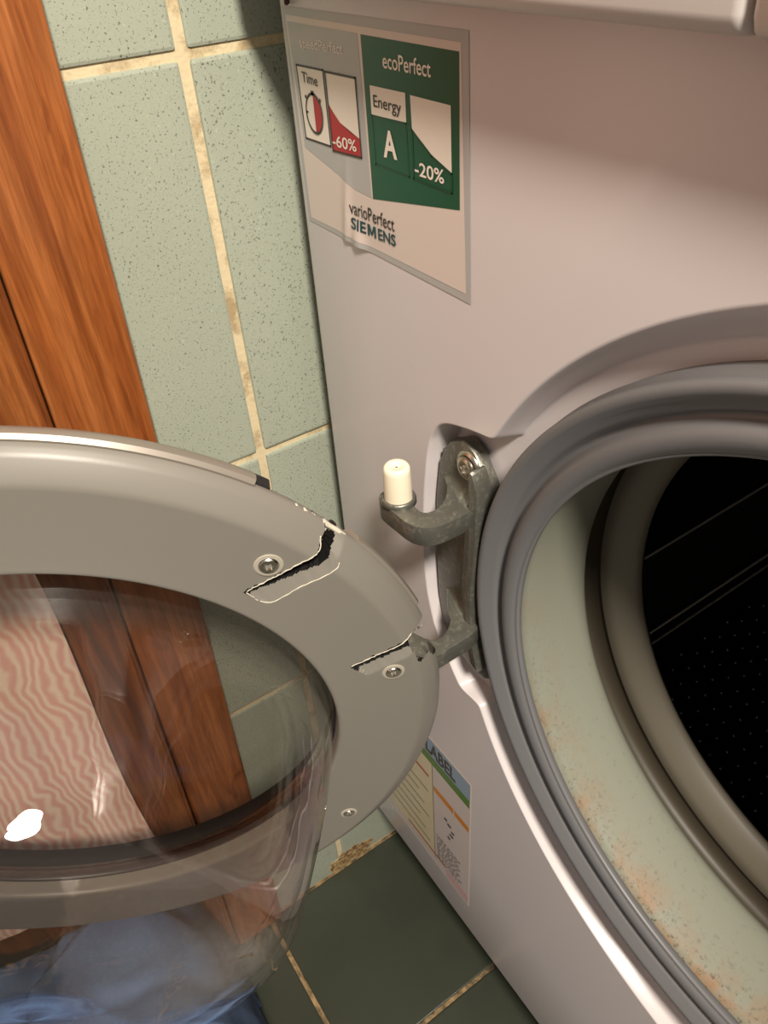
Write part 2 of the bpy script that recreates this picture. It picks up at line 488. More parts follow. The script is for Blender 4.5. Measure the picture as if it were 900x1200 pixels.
# --- control panel with the detergent drawer
def panel_piece(name, x0, x1, parent, inset=0.0):
    prof = [(0.02, ZT), (-0.013, ZT), (-0.0150, ZT + 0.0012), (-0.0162, ZT + 0.004), (-0.0175, ZT + 0.03), (-0.0185, 0.80), (-0.0165, 0.84), (-0.012, 0.848), (0.02, 0.85)]
    xs = [x0, x0 + 0.0010, x0 + 0.0025, x1 - 0.0025, x1 - 0.0010, x1]
    off = [0.0025, 0.0007, 0, 0, 0.0007, 0.0025]
    vs_, fs = [], []
    for x, o_ in zip(xs, off):
        for y, z in prof: vs_.append((x, min(y + o_, 0.02), z))
    n = len(prof)
    for i in range(len(xs) - 1):
        for q in range(n - 1): fs.append((i * n + q, (i + 1) * n + q, (i + 1) * n + q + 1, i * n + q + 1))
    fs.append(tuple(range(n))); fs.append(tuple(range((len(xs) - 1) * n, len(xs) * n)))
    bm = bmesh.new(); bv = [bm.verts.new(v) for v in vs_]
    for f in fs: bm.faces.new([bv[i] for i in f])
    return obj(name, bm, M_plast, parent, True, 50)
panel_piece('control_panel', -0.0722, 0.3, wm)
panel_piece('detergent_drawer', -0.2985, -0.0736, wm)

# --- porthole seal, bellows, drum
PF = lambda r, a, y: (r * math.cos(a), y, ZC + r * math.sin(a))
seal_prof = [(0.1600, 0.0148), (0.1666, 0.0140), (0.1668, 0.0105), (0.1672, 0.0065), (0.1655, 0.0040), (0.1662, 0.0010), (0.1660, -0.0008), (0.1650, -0.0019), (0.1635, -0.0021), (0.1618, -0.0017),
             (0.1600, 0.0002), (0.1575, 0.0010), (0.1562, 0.0024), (0.1553, 0.0048), (0.1540, 0.0054), (0.1526, 0.0040),
             (0.1512, 0.0018), (0.1495, 0.0007), (0.1474, 0.0005), (0.1452, 0.0012), (0.1436, 0.0022), (0.1431, 0.0030), (0.1426, 0.0028), (0.1419, 0.0033), (0.1417, 0.0044), (0.1424, 0.0062), (0.1440, 0.0075)]
lathe('door_seal', seal_prof, M_seal, wm, PF, 240)
bell_prof = [(0.1438, 0.0070), (0.1450, 0.0085), (0.1445, 0.0120), (0.1440, 0.0200), (0.1440, 0.0320), (0.1455, 0.0450), (0.1475, 0.0520), (0.1500, 0.0552),
             (0.1560, 0.0572), (0.1640, 0.0600), (0.1660, 0.0640), (0.1640, 0.0690), (0.1560, 0.0705), (0.1520, 0.0700)]
# the object origin sits at the porthole centre so that the mould can be placed by height
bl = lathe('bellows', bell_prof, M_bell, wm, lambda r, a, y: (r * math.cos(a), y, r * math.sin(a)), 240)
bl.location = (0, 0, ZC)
lathe('drum_flange', [(0.1525, 0.0690), (0.1490, 0.0688), (0.1450, 0.0700), (0.1405, 0.0735), (0.1375, 0.0775), (0.1362, 0.0805), (0.1372, 0.0830), (0.150, 0.0860)],
      M_flange, wm, PF, 240)
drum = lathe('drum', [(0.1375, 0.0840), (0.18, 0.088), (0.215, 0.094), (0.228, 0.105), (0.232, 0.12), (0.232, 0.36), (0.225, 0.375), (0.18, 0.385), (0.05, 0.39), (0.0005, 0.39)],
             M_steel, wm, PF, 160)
# perforation rims joined into one piece
bm = bmesh.new()
cnt = 0
for iy in range(18):
    for ia in range(30):
        a = math.radians(228 + (ia + 0.5 * (iy % 2)) * 2.6); y = 0.128 + iy * 0.0125
        cpos = Vector(PF(0.2312, a, y)); nrm = Vector((-math.cos(a), 0, -math.sin(a)))
        q = nrm.to_track_quat('Z', 'Y').to_matrix().to_4x4(); q.translation = cpos
        bmesh.ops.create_cone(bm, cap_ends=True, segments=8, radius1=0.0026, radius2=0.0014, depth=0.0014, matrix=q)
pf = obj('perforation_rims', bm, M_steelhi, wm, True); pf['kind'] = 'stuff'
# three paddles
for k in range(3):
    a0 = math.radians(209.5 + 120 * k)
    prof = [(-0.25, 0.2325), (-0.20, 0.218), (-0.135, 0.196), (-0.122, 0.188), (-0.110, 0.192), (0.110, 0.192), (0.122, 0.188), (0.135, 0.196), (0.20, 0.218), (0.215, 0.214), (0.225, 0.222), (0.25, 0.2325)]
    vs_, fs = [], []
    ys = [0.11, 0.118, 0.345, 0.36]; sh = [0.04, 0, 0, 0.04]
    for y, s in zip(ys, sh):
        for d, r in prof: vs_.append(PF(min(r + s, 0.2325), a0 + d, y))
    n = len(prof)
    for i in range(3):
        for q in range(n - 1): fs.append((i * n + q, (i + 1) * n + q, (i + 1) * n + q + 1, i * n + q + 1))
    pdl = pyobj('drum_paddle', vs_, fs, M_paddle, wm, True, 15)
    for d in (-0.122, 0.122, 0.215):  # thin pale beads added as painted highlights on the crests
        rr = 0.188 if abs(d) < 0.2 else 0.2145
        tube('paddle_highlight', [PF(rr, a0 + d, y) for y in (0.119, 0.17, 0.23, 0.29, 0.344)], [0.0006, 0.0008, 0.0009, 0.0008, 0.0006], M_paddle_highlight, pdl, 6)

# --- hinge bracket
def extrude_poly(bm, pts2, lo_, hi_, axis):
    """pts2 polygon swept between lo and hi along an axis ('z': (x,y); 'y': (x,z))"""
    mk = (lambda p, h: (p[0], p[1], h)) if axis == 'z' else (lambda p, h: (p[0], h, p[1]))
    a = [bm.verts.new(mk(p, lo_)) for p in pts2]; b = [bm.verts.new(mk(p, hi_)) for p in pts2]
    k = len(pts2)
    bm.faces.new(a); bm.faces.new(list(reversed(b)))
    for i in range(k): bm.faces.new((a[i], b[i], b[(i + 1) % k], a[(i + 1) % k]))
def dense(pts, n=5):
    return [(p.x, p.y) for p in smooth_path([(a, b, 0) for a, b in pts], n)]
def bevelled(bm, off=0.0011, seg=2, ang=35):
    bmesh.ops.recalc_face_normals(bm, faces=bm.faces)
    ed = [e for e in bm.edges if len(e.link_faces) == 2 and e.calc_face_angle() > math.radians(ang)]
    bmesh.ops.bevel(bm, geom=ed, offset=off, segments=seg, profile=0.5, affect='EDGES', clamp_overlap=True)
    return bm
bm = bmesh.new()
extrude_poly(bm, [(-0.1835, 0.5500), (-0.1755, 0.5470), (-0.1655, 0.5340), (-0.1668, 0.5050), (-0.1690, 0.4700), (-0.1680, 0.4350), (-0.1600, 0.4090), (-0.1665, 0.4020),
                  (-0.1840, 0.4060), (-0.2000, 0.4180), (-0.2040, 0.4400), (-0.2050, 0.4700), (-0.2045, 0.5050), (-0.2010, 0.5300), (-0.1935, 0.5440)], 0.0040, 0.0112, 'y')
br = obj('hinge_bracket', bevelled(bm, 0.0014), M_cast, wm, True, 35)
br['label'] = 'dark cast metal hinge bracket with two hooked arms'
# raised web along the porthole side, with the lug beside the screw
bm = bmesh.new()
extrude_poly(bm, [(-0.1712, 0.5435), (-0.1690, 0.5430), (-0.1650, 0.5345), (-0.1658, 0.5060), (-0.1683, 0.4700), (-0.1672, 0.4370), (-0.1620, 0.4170),
                  (-0.1680, 0.4200), (-0.1735, 0.4380), (-0.1755, 0.4700), (-0.1735, 0.5050), (-0.1716, 0.5230)], -0.0030, 0.0060, 'y')
obj('bracket_web', bevelled(bm, 0.0012), M_cast, br, True, 35)
arm_out = [(-0.2030, -0.0215), (-0.2047, -0.0255), (-0.2030, -0.0290), (-0.1993, -0.0306), (-0.1935, -0.0306), (-0.1878, -0.0303), (-0.1815, -0.0300), (-0.1765, -0.0288), (-0.1725, -0.0260), (-0.1698, -0.0215), (-0.1688, -0.0150), (-0.1688, -0.0064), (-0.1700, 0.0020), (-0.1712, 0.0070)]
arm_low = dense([(-0.1835, -0.0290), (-0.1842, -0.0335), (-0.1815, -0.0368), (-0.1774, -0.0373), (-0.1707, -0.0364), (-0.1660, -0.0340), (-0.1632, -0.0300), (-0.1625, -0.0250), (-0.1627, -0.0185), (-0.1631, -0.0064), (-0.1655, 0.0010), (-0.1690, 0.0072)], 4) + dense(
          [(-0.2000, 0.0072), (-0.1950, 0.0030), (-0.1884, -0.0011), (-0.1807, -0.0049), (-0.1742, -0.0116), (-0.1712, -0.0180), (-0.1722, -0.0235), (-0.1760, -0.0262)], 4)
arm_in = [(-0.1990, 0.0070), (-0.1960, 0.0050), (-0.1888, -0.0006), (-0.1840, -0.0050), (-0.1812, -0.0090), (-0.1795, -0.0140), (-0.1800, -0.0185), (-0.1825, -0.0205), (-0.1869, -0.0205)]
poly_arm = dense(arm_out, 4) + dense(arm_in, 4)
for zt, th, ox, oy in ((0.523, 0.0105, 0, 0), (0.4490, 0.0105, 0.0060, -0.0060)):
    bm = bmesh.new(); extrude_poly(bm, arm_low if ox else poly_arm, zt - th, zt, 'z')
    obj('hinge_arm', bevelled(bm, 0.0010, 2, 50), M_cast, br, True, 35)
    # fillet ramp rising from the arm to the plate
    vs_, fs = [], []
    N_ = 8
    for i, x in enumerate((-0.1985, -0.1885, -0.1800, -0.1725)):
        yb = (0.0045, -0.0003, -0.0070, -0.0090)[i]
        for k in range(N_ + 1):
            s = k / N_
            vs_.append((x, yb + (0.0045 - yb) * (1 - (1 - s) ** 2.2), zt - 0.0006 + 0.015 * (s ** 2.2)))
        vs_.append((x, 0.0062, zt + 0.0144)); vs_.append((x, 0.0062, zt - 0.002)); 
    n = N_ + 3
    for i in range(3):
        for q in range(n): fs.append((i * n + q, (i + 1) * n + q, (i + 1) * n + (q + 1) % n, i * n + (q + 1) % n))
    fs.append(tuple(range(n))); fs.append(tuple(reversed(range(3 * n, 4 * n))))
    bm = bmesh.new(); bv = [bm.verts.new(v) for v in vs_]
    for f in fs: bm.faces.new([bv[i] for i in f])
    obj('arm_fillet', bm, M_cast, br, True, 40)
# collar and nylon pin on the upper arm
lathe('pin_collar', [(0.0067, 0.5215), (0.0082, 0.5222), (0.0081, 0.5242), (0.0076, 0.5252), (0.0069, 0.5254), (0.0063, 0.5245)], M_cast, br,
      lambda r, a, h: (-0.1955 + r * math.cos(a), -0.0232 + r * math.sin(a), h), 32)
lathe('hinge_pin', [(0.0064, 0.5225), (0.0064, 0.5300), (0.0061, 0.5395), (0.0059, 0.5412), (0.0051, 0.5424), (0.0032, 0.5423), (0.0027, 0.5416), (0.0005, 0.5415)], M_pin, br,
      lambda r, a, h: (-0.1952 + r * math.cos(a), -0.0235 + r * math.sin(a), h), 32)['label'] = 'cream nylon hinge pin standing bare on the upper arm'

def screw(pos, nrm, r, parent, ring=None):
    q = Vector(nrm).to_track_quat('Z', 'Y').to_matrix().to_4x4(); q.translation = Vector(pos)
    vs_, fs = [], []
    prof = [(r * 1.0, 0.0), (r * 0.98, 0.0008), (r * 0.86, 0.0013), (r * 0.62, 0.0015)]
    S_ = 36
    for i in range(S_):
        a = 2 * PI * i / S_
        st_ = 0.47 + 0.09 * math.cos(6 * a)
        for rr, h in prof + [(r * st_, 0.0014), (r * st_ * 0.94, 0.0002), (r * 0.06, 0.0)]:
            vs_.append(q @ Vector((rr * math.cos(a), rr * math.sin(a), h)))
    n = 7
    for i in range(S_):
        j = (i + 1) % S_
        for k in range(n - 1): fs.append((i * n + k, j * n + k, j * n + k + 1, i * n + k + 1))
    o = pyobj('screw', vs_, fs, M_screw, parent, True, 35)
    return o
screw((-0.1785, 0.0022, 0.5385), (0, -1, 0.0), 0.0056, br)
lathe('screw_washer', [(0.0050, 0.0030), (0.0070, 0.0026), (0.0076, 0.0040)], M_screw, br, lambda r, a, h: (-0.1790 + r * math.cos(a), h, 0.5385 + r * math.sin(a)), 32)

# --- performance sticker (flat print as thin pieces following the crease)
def stk_y(x, z, lay):
    # creased, partly lifted fold near the lower left of the sticker
    k = sstep(0.662, 0.625, z)
    ridge = math.exp(-((x + 0.2595 - 0.16 * (z - 0.62)) / 0.0030) ** 2) * 0.0010
    wave = math.exp(-((x + 0.2500) / 0.0050) ** 2) * 0.0016 * sstep(0.632, 0.617, z)
    return -0.00022 - 0.00008 * lay - k * ridge - wave
def flat_piece(name, polys, lay, m, parent, yfn=stk_y, sub=True):
    bm = bmesh.new()
    for P in polys:
        f = bm.faces.new([bm.verts.new((x, 0, z)) for x, z in P])
    bmesh.ops.triangulate(bm, faces=bm.faces[:])
    if sub:
        for _ in range(9):
            lg = [e for e in bm.edges if e.calc_length() > 0.0024]
            if not lg: break
            bmesh.ops.subdivide_edges(bm, edges=lg, cuts=1)
            bmesh.ops.triangulate(bm, faces=bm.faces[:])
    bmesh.ops.dissolve_degenerate(bm, dist=1e-6, edges=bm.edges[:])
    bm.normal_update()
    for f in bm.faces:
        if f.normal.y > 0: f.normal_flip()
    for v in bm.verts: v.co.y = yfn(v.co.x, v.co.z, lay)
    return obj(name, bm, m, parent, False, 'keep')
def rect_(x0, x1, z0, z1): return [(x0, z0), (x1, z0), (x1, z1), (x0, z1)]
def outline(P, wd_):
    cx = sum(p[0] for p in P) / len(P); cz = sum(p[1] for p in P) / len(P)
    out = []
    k = len(P)
    for i in range(k):
        a, b = P[i], P[(i + 1) % k]
        dx, dz = b[0] - a[0], b[1] - a[1]; L_ = math.hypot(dx, dz); nx, nz = -dz / L_ * wd_, dx / L_ * wd_
        ex_, ez_ = dx / L_ * wd_ / 2, dz / L_ * wd_ / 2
        out.append([(a[0] - nx / 2 - ex_, a[1] - nz / 2 - ez_), (b[0] - nx / 2 + ex_, b[1] - nz / 2 + ez_), (b[0] + nx / 2 + ex_, b[1] + nz / 2 + ez_), (a[0] + nx / 2 - ex_, a[1] + nz / 2 - ez_)])
    return out
def text_piece(name, s, x0, x1, z0, z1, zr, lay, m, parent, yfn=stk_y, bold=0.0):
    cu = bpy.data.curves.new('txt', 'FONT'); cu.body = s; cu.offset = bold; cu.resolution_u = 4
    to = bpy.data.objects.new('txt', cu); COL.objects.link(to)
    dg = bpy.context.evaluated_depsgraph_get()
    me = bpy.data.meshes.new_from_object(to.evaluated_get(dg))
    bpy.data.objects.remove(to); bpy.data.curves.remove(cu)
    xs = [v.co.x for v in me.vertices]; ys = [v.co.y for v in me.vertices]
    a, b, c_, d = min(xs), max(xs), min(ys), max(ys)
    for v in me.vertices:
        tx = (v.co.x - a) / (b - a)
        x = x0 + tx * (x1 - x0); z = z0 + (v.co.y - c_) / (d - c_) * (z1 - z0) + tx * zr
        v.co = Vector((x, yfn(x, z, lay), z))
    me.update()
    me.materials.clear()
    return link(name, me, m, parent)

stk = flat_piece('performance_sticker', [[(-0.2954, 0.7035), (-0.1764, 0.7039), (-0.1739, 0.6173), (-0.2934, 0.6186)]], 0, M_ink_grey, wm)
stk['label'] = 'printed performance sticker with grey, green and red fields on the front panel'
flat_piece('white_field', [[(-0.2931, 0.7007), (-0.1800, 0.7005), (-0.1767, 0.6205), (-0.2913, 0.6205)]], 1, M_ink_paper, stk)
flat_piece('grey_field', [[(-0.2922, 0.6984), (-0.2395, 0.6983), (-0.2371, 0.6413), (-0.2500, 0.6420), (-0.2628, 0.6455), (-0.2893, 0.6515)]], 2, M_ink_grey, stk)
flat_piece('green_field', [[(-0.2373, 0.6982), (-0.1808, 0.6980), (-0.1803, 0.6500), (-0.2362, 0.6412)]], 2, M_ink_green, stk)
bx = [(-0.2883, 0.6834), (-0.2668, 0.6837), (-0.2660, 0.6558), (-0.2869, 0.6556)]
flat_piece('time_box', [bx], 3, M_ink_white, stk); flat_piece('box_outline', outline(bx, 0.0008), 4, M_ink_black, stk)
bx = [(-0.2651, 0.6834), (-0.2429, 0.6837), (-0.2422, 0.6557), (-0.2644, 0.6545)]
flat_piece('saving_box', [bx], 3, M_ink_white, stk)
flat_piece('red_curve', [[(-0.2647, 0.6719), (-0.2610, 0.6690), (-0.2567, 0.6662), (-0.2500, 0.6640), (-0.2426, 0.6625), (-0.2422, 0.6557), (-0.2644, 0.6545)]], 4, M_ink_red, stk)
flat_piece('box_outline', outline(bx, 0.0008), 5, M_ink_black, stk)
bx = [(-0.2332, 0.6825), (-0.2107, 0.6828), (-0.2107, 0.6732), (-0.2331, 0.6728)]
flat_piece('energy_box', [bx], 3, M_ink_white, stk)
flat_piece('box_outline', outline([(-0.2330, 0.6724), (-0.2110, 0.6730), (-0.2100, 0.6551), (-0.2323, 0.6553)], 0.0007), 3, M_ink_green2, stk)
flat_piece('white_curve', [[(-0.2078, 0.6825), (-0.1851, 0.6824), (-0.1847, 0.6612), (-0.1960, 0.6650), (-0.2073, 0.6715)]], 3, M_ink_white, stk)
flat_piece('box_outline', outline([(-0.2073, 0.6715), (-0.1960, 0.6650), (-0.1847, 0.6612), (-0.1845, 0.6548), (-0.2072, 0.6551)], 0.0007), 4, M_ink_green2, stk)
# stopwatch symbol
NCK = 48
ck = lambda r, a: (-0.2770 + r * 0.0067 / 0.0067 * math.cos(a), 0.6666 + r * 1.12 * math.sin(a))
flat_piece('stopwatch_face', [[ck(0.0067, 2 * PI * i / NCK) for i in range(NCK)]], 4, M_ink_white, stk)
flat_piece('stopwatch_red_half', [[ck(0.0063, -PI / 2 + PI * i / 24) for i in range(25)]], 5, M_ink_red, stk)
ring = [[ck(0.0071, 2 * PI * i / NCK), ck(0.0071, 2 * PI * (i + 1) / NCK), ck(0.0062, 2 * PI * (i + 1) / NCK), ck(0.0062, 2 * PI * i / NCK)] for i in range(NCK)]
ring += [rect_(-0.2782, -0.2758, 0.6735, 0.6752), rect_(-0.2838, -0.2820, 0.6662, 0.6670), [(-0.2722, 0.6722), (-0.2712, 0.6732), (-0.2702, 0.6724), (-0.2712, 0.6714)], [(-0.2818, 0.6722), (-0.2828, 0.6732), (-0.2838, 0.6724), (-0.2828, 0.6714)]]
flat_piece('stopwatch_ring', ring, 6, M_ink_black, stk, sub=False)
text_piece('text', 'speedPerfect', -0.2832, -0.2502, 0.6890, 0.6936, 0.0006, 4, M_ink_white, stk)
text_piece('text', 'ecoPerfect', -0.2237, -0.1955, 0.6890, 0.6940, 0.0002, 4, M_ink_white, stk, bold=0.01)
text_piece('text', 'Time', -0.2845, -0.2718, 0.6776, 0.6815, -0.0003, 5, M_ink_black, stk, bold=0.008)
text_piece('text', 'Energy', -0.2312, -0.2134, 0.6744, 0.6797, 0.0, 5, M_ink_black, stk, bold=0.008)
text_piece('text', 'A', -0.2262, -0.2172, 0.6590, 0.6687, 0.0006, 5, M_ink_white, stk, bold=0.03)
text_piece('text', '-20%', -0.2062, -0.1888, 0.6566, 0.6614, 0.0003, 5, M_ink_white, stk, bold=0.015)
text_piece('text', '-60%', -0.2640, -0.2455, 0.6563, 0.6608, 0.0010, 6, M_ink_white, stk, bold=0.012)
text_piece('text', 'varioPerfect', -0.2548, -0.2216, 0.6312, 0.6368, 0.0006, 4, M_ink_black, stk, bold=0.004)
text_piece('text', 'SIE', -0.2544, -0.2430, 0.6250, 0.6298, 0.0003, 4, M_ink_petrol, stk, bold=0.02)
mz, mh = 0.62535, 0.00475
flat_piece('letter', [[(-0.2418, mz), (-0.2418, mz + mh), (-0.2404, mz + mh), (-0.2404, mz)], [(-0.2369, mz), (-0.2369, mz + mh), (-0.2355, mz + mh), (-0.2355, mz)],
                      [(-0.2413, mz + mh), (-0.2400, mz + mh), (-0.23805, mz + 0.0006), (-0.23925, mz + 0.0006)], [(-0.2373, mz + mh), (-0.2360, mz + mh), (-0.23805, mz + 0.0006), (-0.23925, mz + 0.0006)]], 4, M_ink_petrol, stk)
text_piece('text', 'ENS', -0.2339, -0.2212, 0.6254, 0.6302, 0.0004, 4, M_ink_petrol, stk, bold=0.02)

# --- energy label near the foot of the front panel
lab_y = lambda x, z, lay: -0.00022 - 0.00012 * lay
lb = flat_piece('energy_label', [rect_(-0.2920, -0.1674, 0.1290, 0.2996)], 0, M_ink_white, wm, lab_y, False)
lb['label'] = 'partly hidden energy label with blue header and orange bar'
flat_piece('label_sheet', [rect_(-0.2915, -0.1684, 0.1305, 0.2986)], 1, M_lab_paper, lb, lab_y, False)
flat_piece('yellow_column', [rect_(-0.2910, -0.2095, 0.1400, 0.2700)], 2, M_lab_yel, lb, lab_y, False)
flat_piece('blue_header', [rect_(-0.2915, -0.1686, 0.2780, 0.2980)], 2, M_lab_blue, lb, lab_y, False)
flat_piece('green_strip', [rect_(-0.2915, -0.1690, 0.2700, 0.2790)], 3, M_lab_grn, lb, lab_y, False)
flat_piece('orange_bar', [rect_(-0.2085, -0.1860, 0.2385, 0.2450), rect_(-0.1848, -0.1694, 0.2385, 0.2450)], 2, M_lab_org, lb, lab_y, False)
flat_piece('column_line', [rect_(-0.2097, -0.2092, 0.1400, 0.2700)], 3, M_lab_dark, lb, lab_y, False)
text_piece('text', 'LABEL', -0.2160, -0.1835, 0.2810, 0.2950, 0.0, 3, M_lab_dark, lb, lab_y, bold=0.03)
flat_piece('red_line', [rect_(-0.245, -0.1960, 0.1440, 0.1462)], 4, M_lab_red, lb, lab_y, False)
flat_piece('red_line', [rect_(-0.236, -0.214, 0.2480, 0.2510)], 4, M_lab_red, lb, lab_y, False)
flat_piece('pink_line', [rect_(-0.1950, -0.1690, 0.1320, 0.1440)], 2, M_lab_pink, lb, lab_y, False)
rows = []
for k in range(7):
    z = 0.1560 + 0.012 * k; rows.append(rect_(-0.285, -0.2150 - 0.006 * (k % 3), z, z + 0.0009))
for k in range(9):
    z = 0.1480 + 0.0040 * k
    x = -0.2060
    while x < -0.1800:
        l_ = random.uniform(0.001, 0.004); rows.append(rect_(x, x + l_, z, z + 0.0012)); x += l_ + random.uniform(0.0008, 0.002)
for x, z, l_ in ((-0.1960, 0.2180, 0.003), (-0.1925, 0.2150, 0.004), (-0.1900, 0.2040, 0.004), (-0.1925, 0.1970, 0.003), (-0.1880, 0.2100, 0.003)):
    rows.append(rect_(x, x + l_, z, z + 0.0025))
flat_piece('printed_lines', rows, 5, M_lab_dark, lb, lab_y, False)

# ------------------------------------------------------------ the open porthole door
DC = Vector((-0.2231, -0.1950, 0.4392)); DS = 1.06
th, ph = -0.4112, -0.0513
DN = Vector((math.cos(ph) * math.cos(th), math.cos(ph) * math.sin(th), math.sin(ph)))
DU = Vector((0, 0, 1)).cross(DN).normalized(); DV = DN.cross(DU)
def DP(u, v, w): return DC + (DU * u + DV * v + DN * w) * DS
DF = lambda r, a, h: DP(r * math.cos(a), r * math.sin(a), h)
FACE = 0.0057

E1 = Vector((0.920, 0.392)); EM = Vector((0.392, -0.920))     # along and across the hinge slots
def jag(x, s): return 0.0006 * noise.noise(Vector((x * 420, s, 0.3)))
def slot_drop(u, v):
    """(depth, is dark cavity) of the two broken hinge slots at a point of the door face"""
    best = (0.0, 0)
    for (su, sv), Ln, wd_, D0, D1, sd in (((0.0926, 0.0902), 0.10, 0.0108, 0.0060, 0.016, 1.0), ((0.1268, 0.0351), 0.10, 0.0100, 0.0050, 0.020, 5.0)):
        p = Vector((u - su, v - sv)); a = p.dot(E1); b = p.dot(EM)
        a += 0 if b < 0 else 0.0
        b += jag(a, sd)
        if sd == 1.0 and a > 0.030:  # the crack turns up to the rim
            b += min(0.006, (a - 0.030) * 0.62)
        skew = 0.34 * b if b > 0 else 0
        if a < skew or b < 0 or b > wd_ + (0.0045 if (sd == 1.0 and a > 0.030) else 0): continue
        D = D0 + (D1 - D0) * min(1, a / 0.036)
        s = b / wd_
        fl = (0.24 + 0.28 * min(1, a / 0.03)) if sd == 1.0 else (0.40 + 0.12 * min(1, a / 0.02))
        if s < fl: dep = D
        else: dep = min(D, 0.0020) * max(0.0, 1 - (s - fl) / (1.0 - fl))
        if dep > best[0]: best = (dep, 1 if s < fl else 0)
    return best
base_prof = []
rs = [0.1185, 0.1187, 0.1192, 0.1200]
x = 0.1210
while x < 0.1560: rs.append(x); x += 0.0007
prof = [(0.1180, -0.0060), (0.1180, 0.0030), (0.1183, 0.0047), (0.1190, 0.0055)] + [(r, FACE) for r in rs[3:]]
for k in range(1, 15):
    a = k / 14
    prof.append(((0.1558 + 0.0104 * a), FACE - 0.0066 * (a ** 1.25) - 0.0012 * max(0, a - 0.8) / 0.2))
prof += [(0.1665, -0.0030), (0.1665, -0.0040), (0.1655, -0.0065), (0.1640, -0.0090)]
ang = []
a = 0.0
while a < 360 - 1e-6:
    ang.append(a)
    a += 0.22 if 4 <= a < 50 else 1.5
vs_, fs, mi = [], [], []
info = []
for a in ang:
    ar = math.radians(a)
    for r, h in prof:
        u, v = r * math.cos(ar), r * math.sin(ar)
        dep, cav = (0, 0)
        if 4 <= a <= 50 and r > 0.121: dep, cav = slot_drop(u, v)
        hh = h
        if dep > 0:
            hh = min(h, FACE - dep) if r < 0.1600 else h - dep
            if dep > 0.005 and r > 0.1575 and a > 25:
                u, v = u * 0.1575 / r, v * 0.1575 / r; hh = min(h, FACE - dep)
        vs_.append(DP(u, v, hh)); info.append((dep, cav))
n = len(prof); K = len(ang)
for i in range(K):
    j = (i + 1) % K
    for q in range(n - 1):
        f = (i * n + q, i * n + q + 1, j * n + q + 1, j * n + q)
        am = math.radians(ang[i]); p_ = Vector((prof[q][0] * math.cos(am) - 0.1268, prof[q][0] * math.sin(am) - 0.0351))
        la, lb_ = p_.dot(E1), p_.dot(EM)
        if 4 < ang[i] < 30 and la > 0.0245 - 0.10 * max(0, lb_ - 0.01) + jag(lb_ * 1.7, 9) and 0 < lb_ + jag(la, 5.0) < (0.0185 if la < 0.029 else 0.0245): continue
        fs.append(f)
        mi.append(1 if sum(info[k][1] for k in f) >= 1 else 0)  # faces touching the cavity take its painted-in darkness
me = bpy.data.meshes.new('porthole_door'); me.from_pydata(vs_, [], fs); me.update()
door = link('porthole_door', me, [M_door, M_cav], wm, True)
for p, k in zip(me.polygons, mi): p.material_index = k
me.set_sharp_from_angle(angle=math.radians(38))
door['label'] = 'grey porthole door swung open against the wall, cracked around its hinge slots'

# backing cup, its black put in for the shade of the hollow door
lathe('door_back_shell', [(0.1200, -0.0100), (0.1200, -0.0200), (0.1500, -0.0215), (0.1580, -0.0160), (0.1590, -0.0110)], M_cav, door, DF, 120, math.radians(32), math.radians(362))
frame_prof = [(0.1660, -0.0040), (0.1666, -0.0028), (0.1674, -0.0026), (0.1688, -0.0038), (0.1690, -0.0062), (0.1668, -0.0105), (0.1625, -0.0140), (0.1560, -0.0185), (0.1500, -0.0222), (0.1400, -0.0235), (0.1380, -0.0225), (0.1500, -0.0205), (0.1600, -0.0090)]
lathe('door_trim', frame_prof, M_frame, door, DF, 160, math.radians(51.8), math.radians(330), True, 35, True)
lathe('hinge_side_trim', [(0.1664, -0.0030), (0.1676, -0.0036), (0.1678, -0.0056), (0.1650, -0.0120), (0.1600, -0.0150), (0.1610, -0.0060)], M_frame, door, DF, 40, math.radians(19.5), math.radians(35.5), True, 35, True)
# end clip of the trim
bm = box_bm(-0.004, 0.004, -0.0035, 0.0035, -0.0030, 0.0030, 0.0008)
q = Matrix.Identity(4)
a = math.radians(50.6)
ra = DU * math.cos(a) + DV * math.sin(a); ta = DV * math.cos(a) - DU * math.sin(a)
for i in range(3): q[i][0] = ta[i]; q[i][1] = ra[i]; q[i][2] = DN[i]
q.translation = DF(0.1630, a, -0.0085)
bmesh.ops.transform(bm, matrix=q, verts=bm.verts)
obj('trim_clip', bm, M_rubber, door)
# black ring put in for the dark gap round the bowl, then the glass
lathe('bowl_gap_shade', [(0.1216, -0.0090), (0.1183, -0.0090), (0.1168, -0.0060), (0.1172, -0.0030), (0.1181, -0.0020), (0.1200, -0.0030)], M_rubber, door, DF, 120)
bowl_prof = [(0.1192, -0.0080), (0.1165, -0.0070), (0.1158, 0.0000), (0.1150, 0.0080), (0.1125, 0.0220), (0.1085, 0.0370), (0.1035, 0.0520), (0.0985, 0.0660), (0.0945, 0.0760),
             (0.0910, 0.0830), (0.0860, 0.0890), (0.0790, 0.0930), (0.0690, 0.0958), (0.0500, 0.0980), (0.0250, 0.0990), (0.0004, 0.0992)]
inner = [(max(r - 0.0032, 0.0004), h - 0.003 * (0.2 if h < 0.07 else 1.0)) for r, h in bowl_prof]
bw = lathe('glass_bowl', bowl_prof + list(reversed(inner)), M_glass, door, DF, 180)
bw['label'] = 'clear glass bowl bulging from the door'
lathe('outer_window', [(0.1400, -0.0215), (0.1300, -0.0240), (0.1000, -0.0262), (0.0500, -0.0275), (0.0004, -0.0278)], M_window, door, DF, 120)
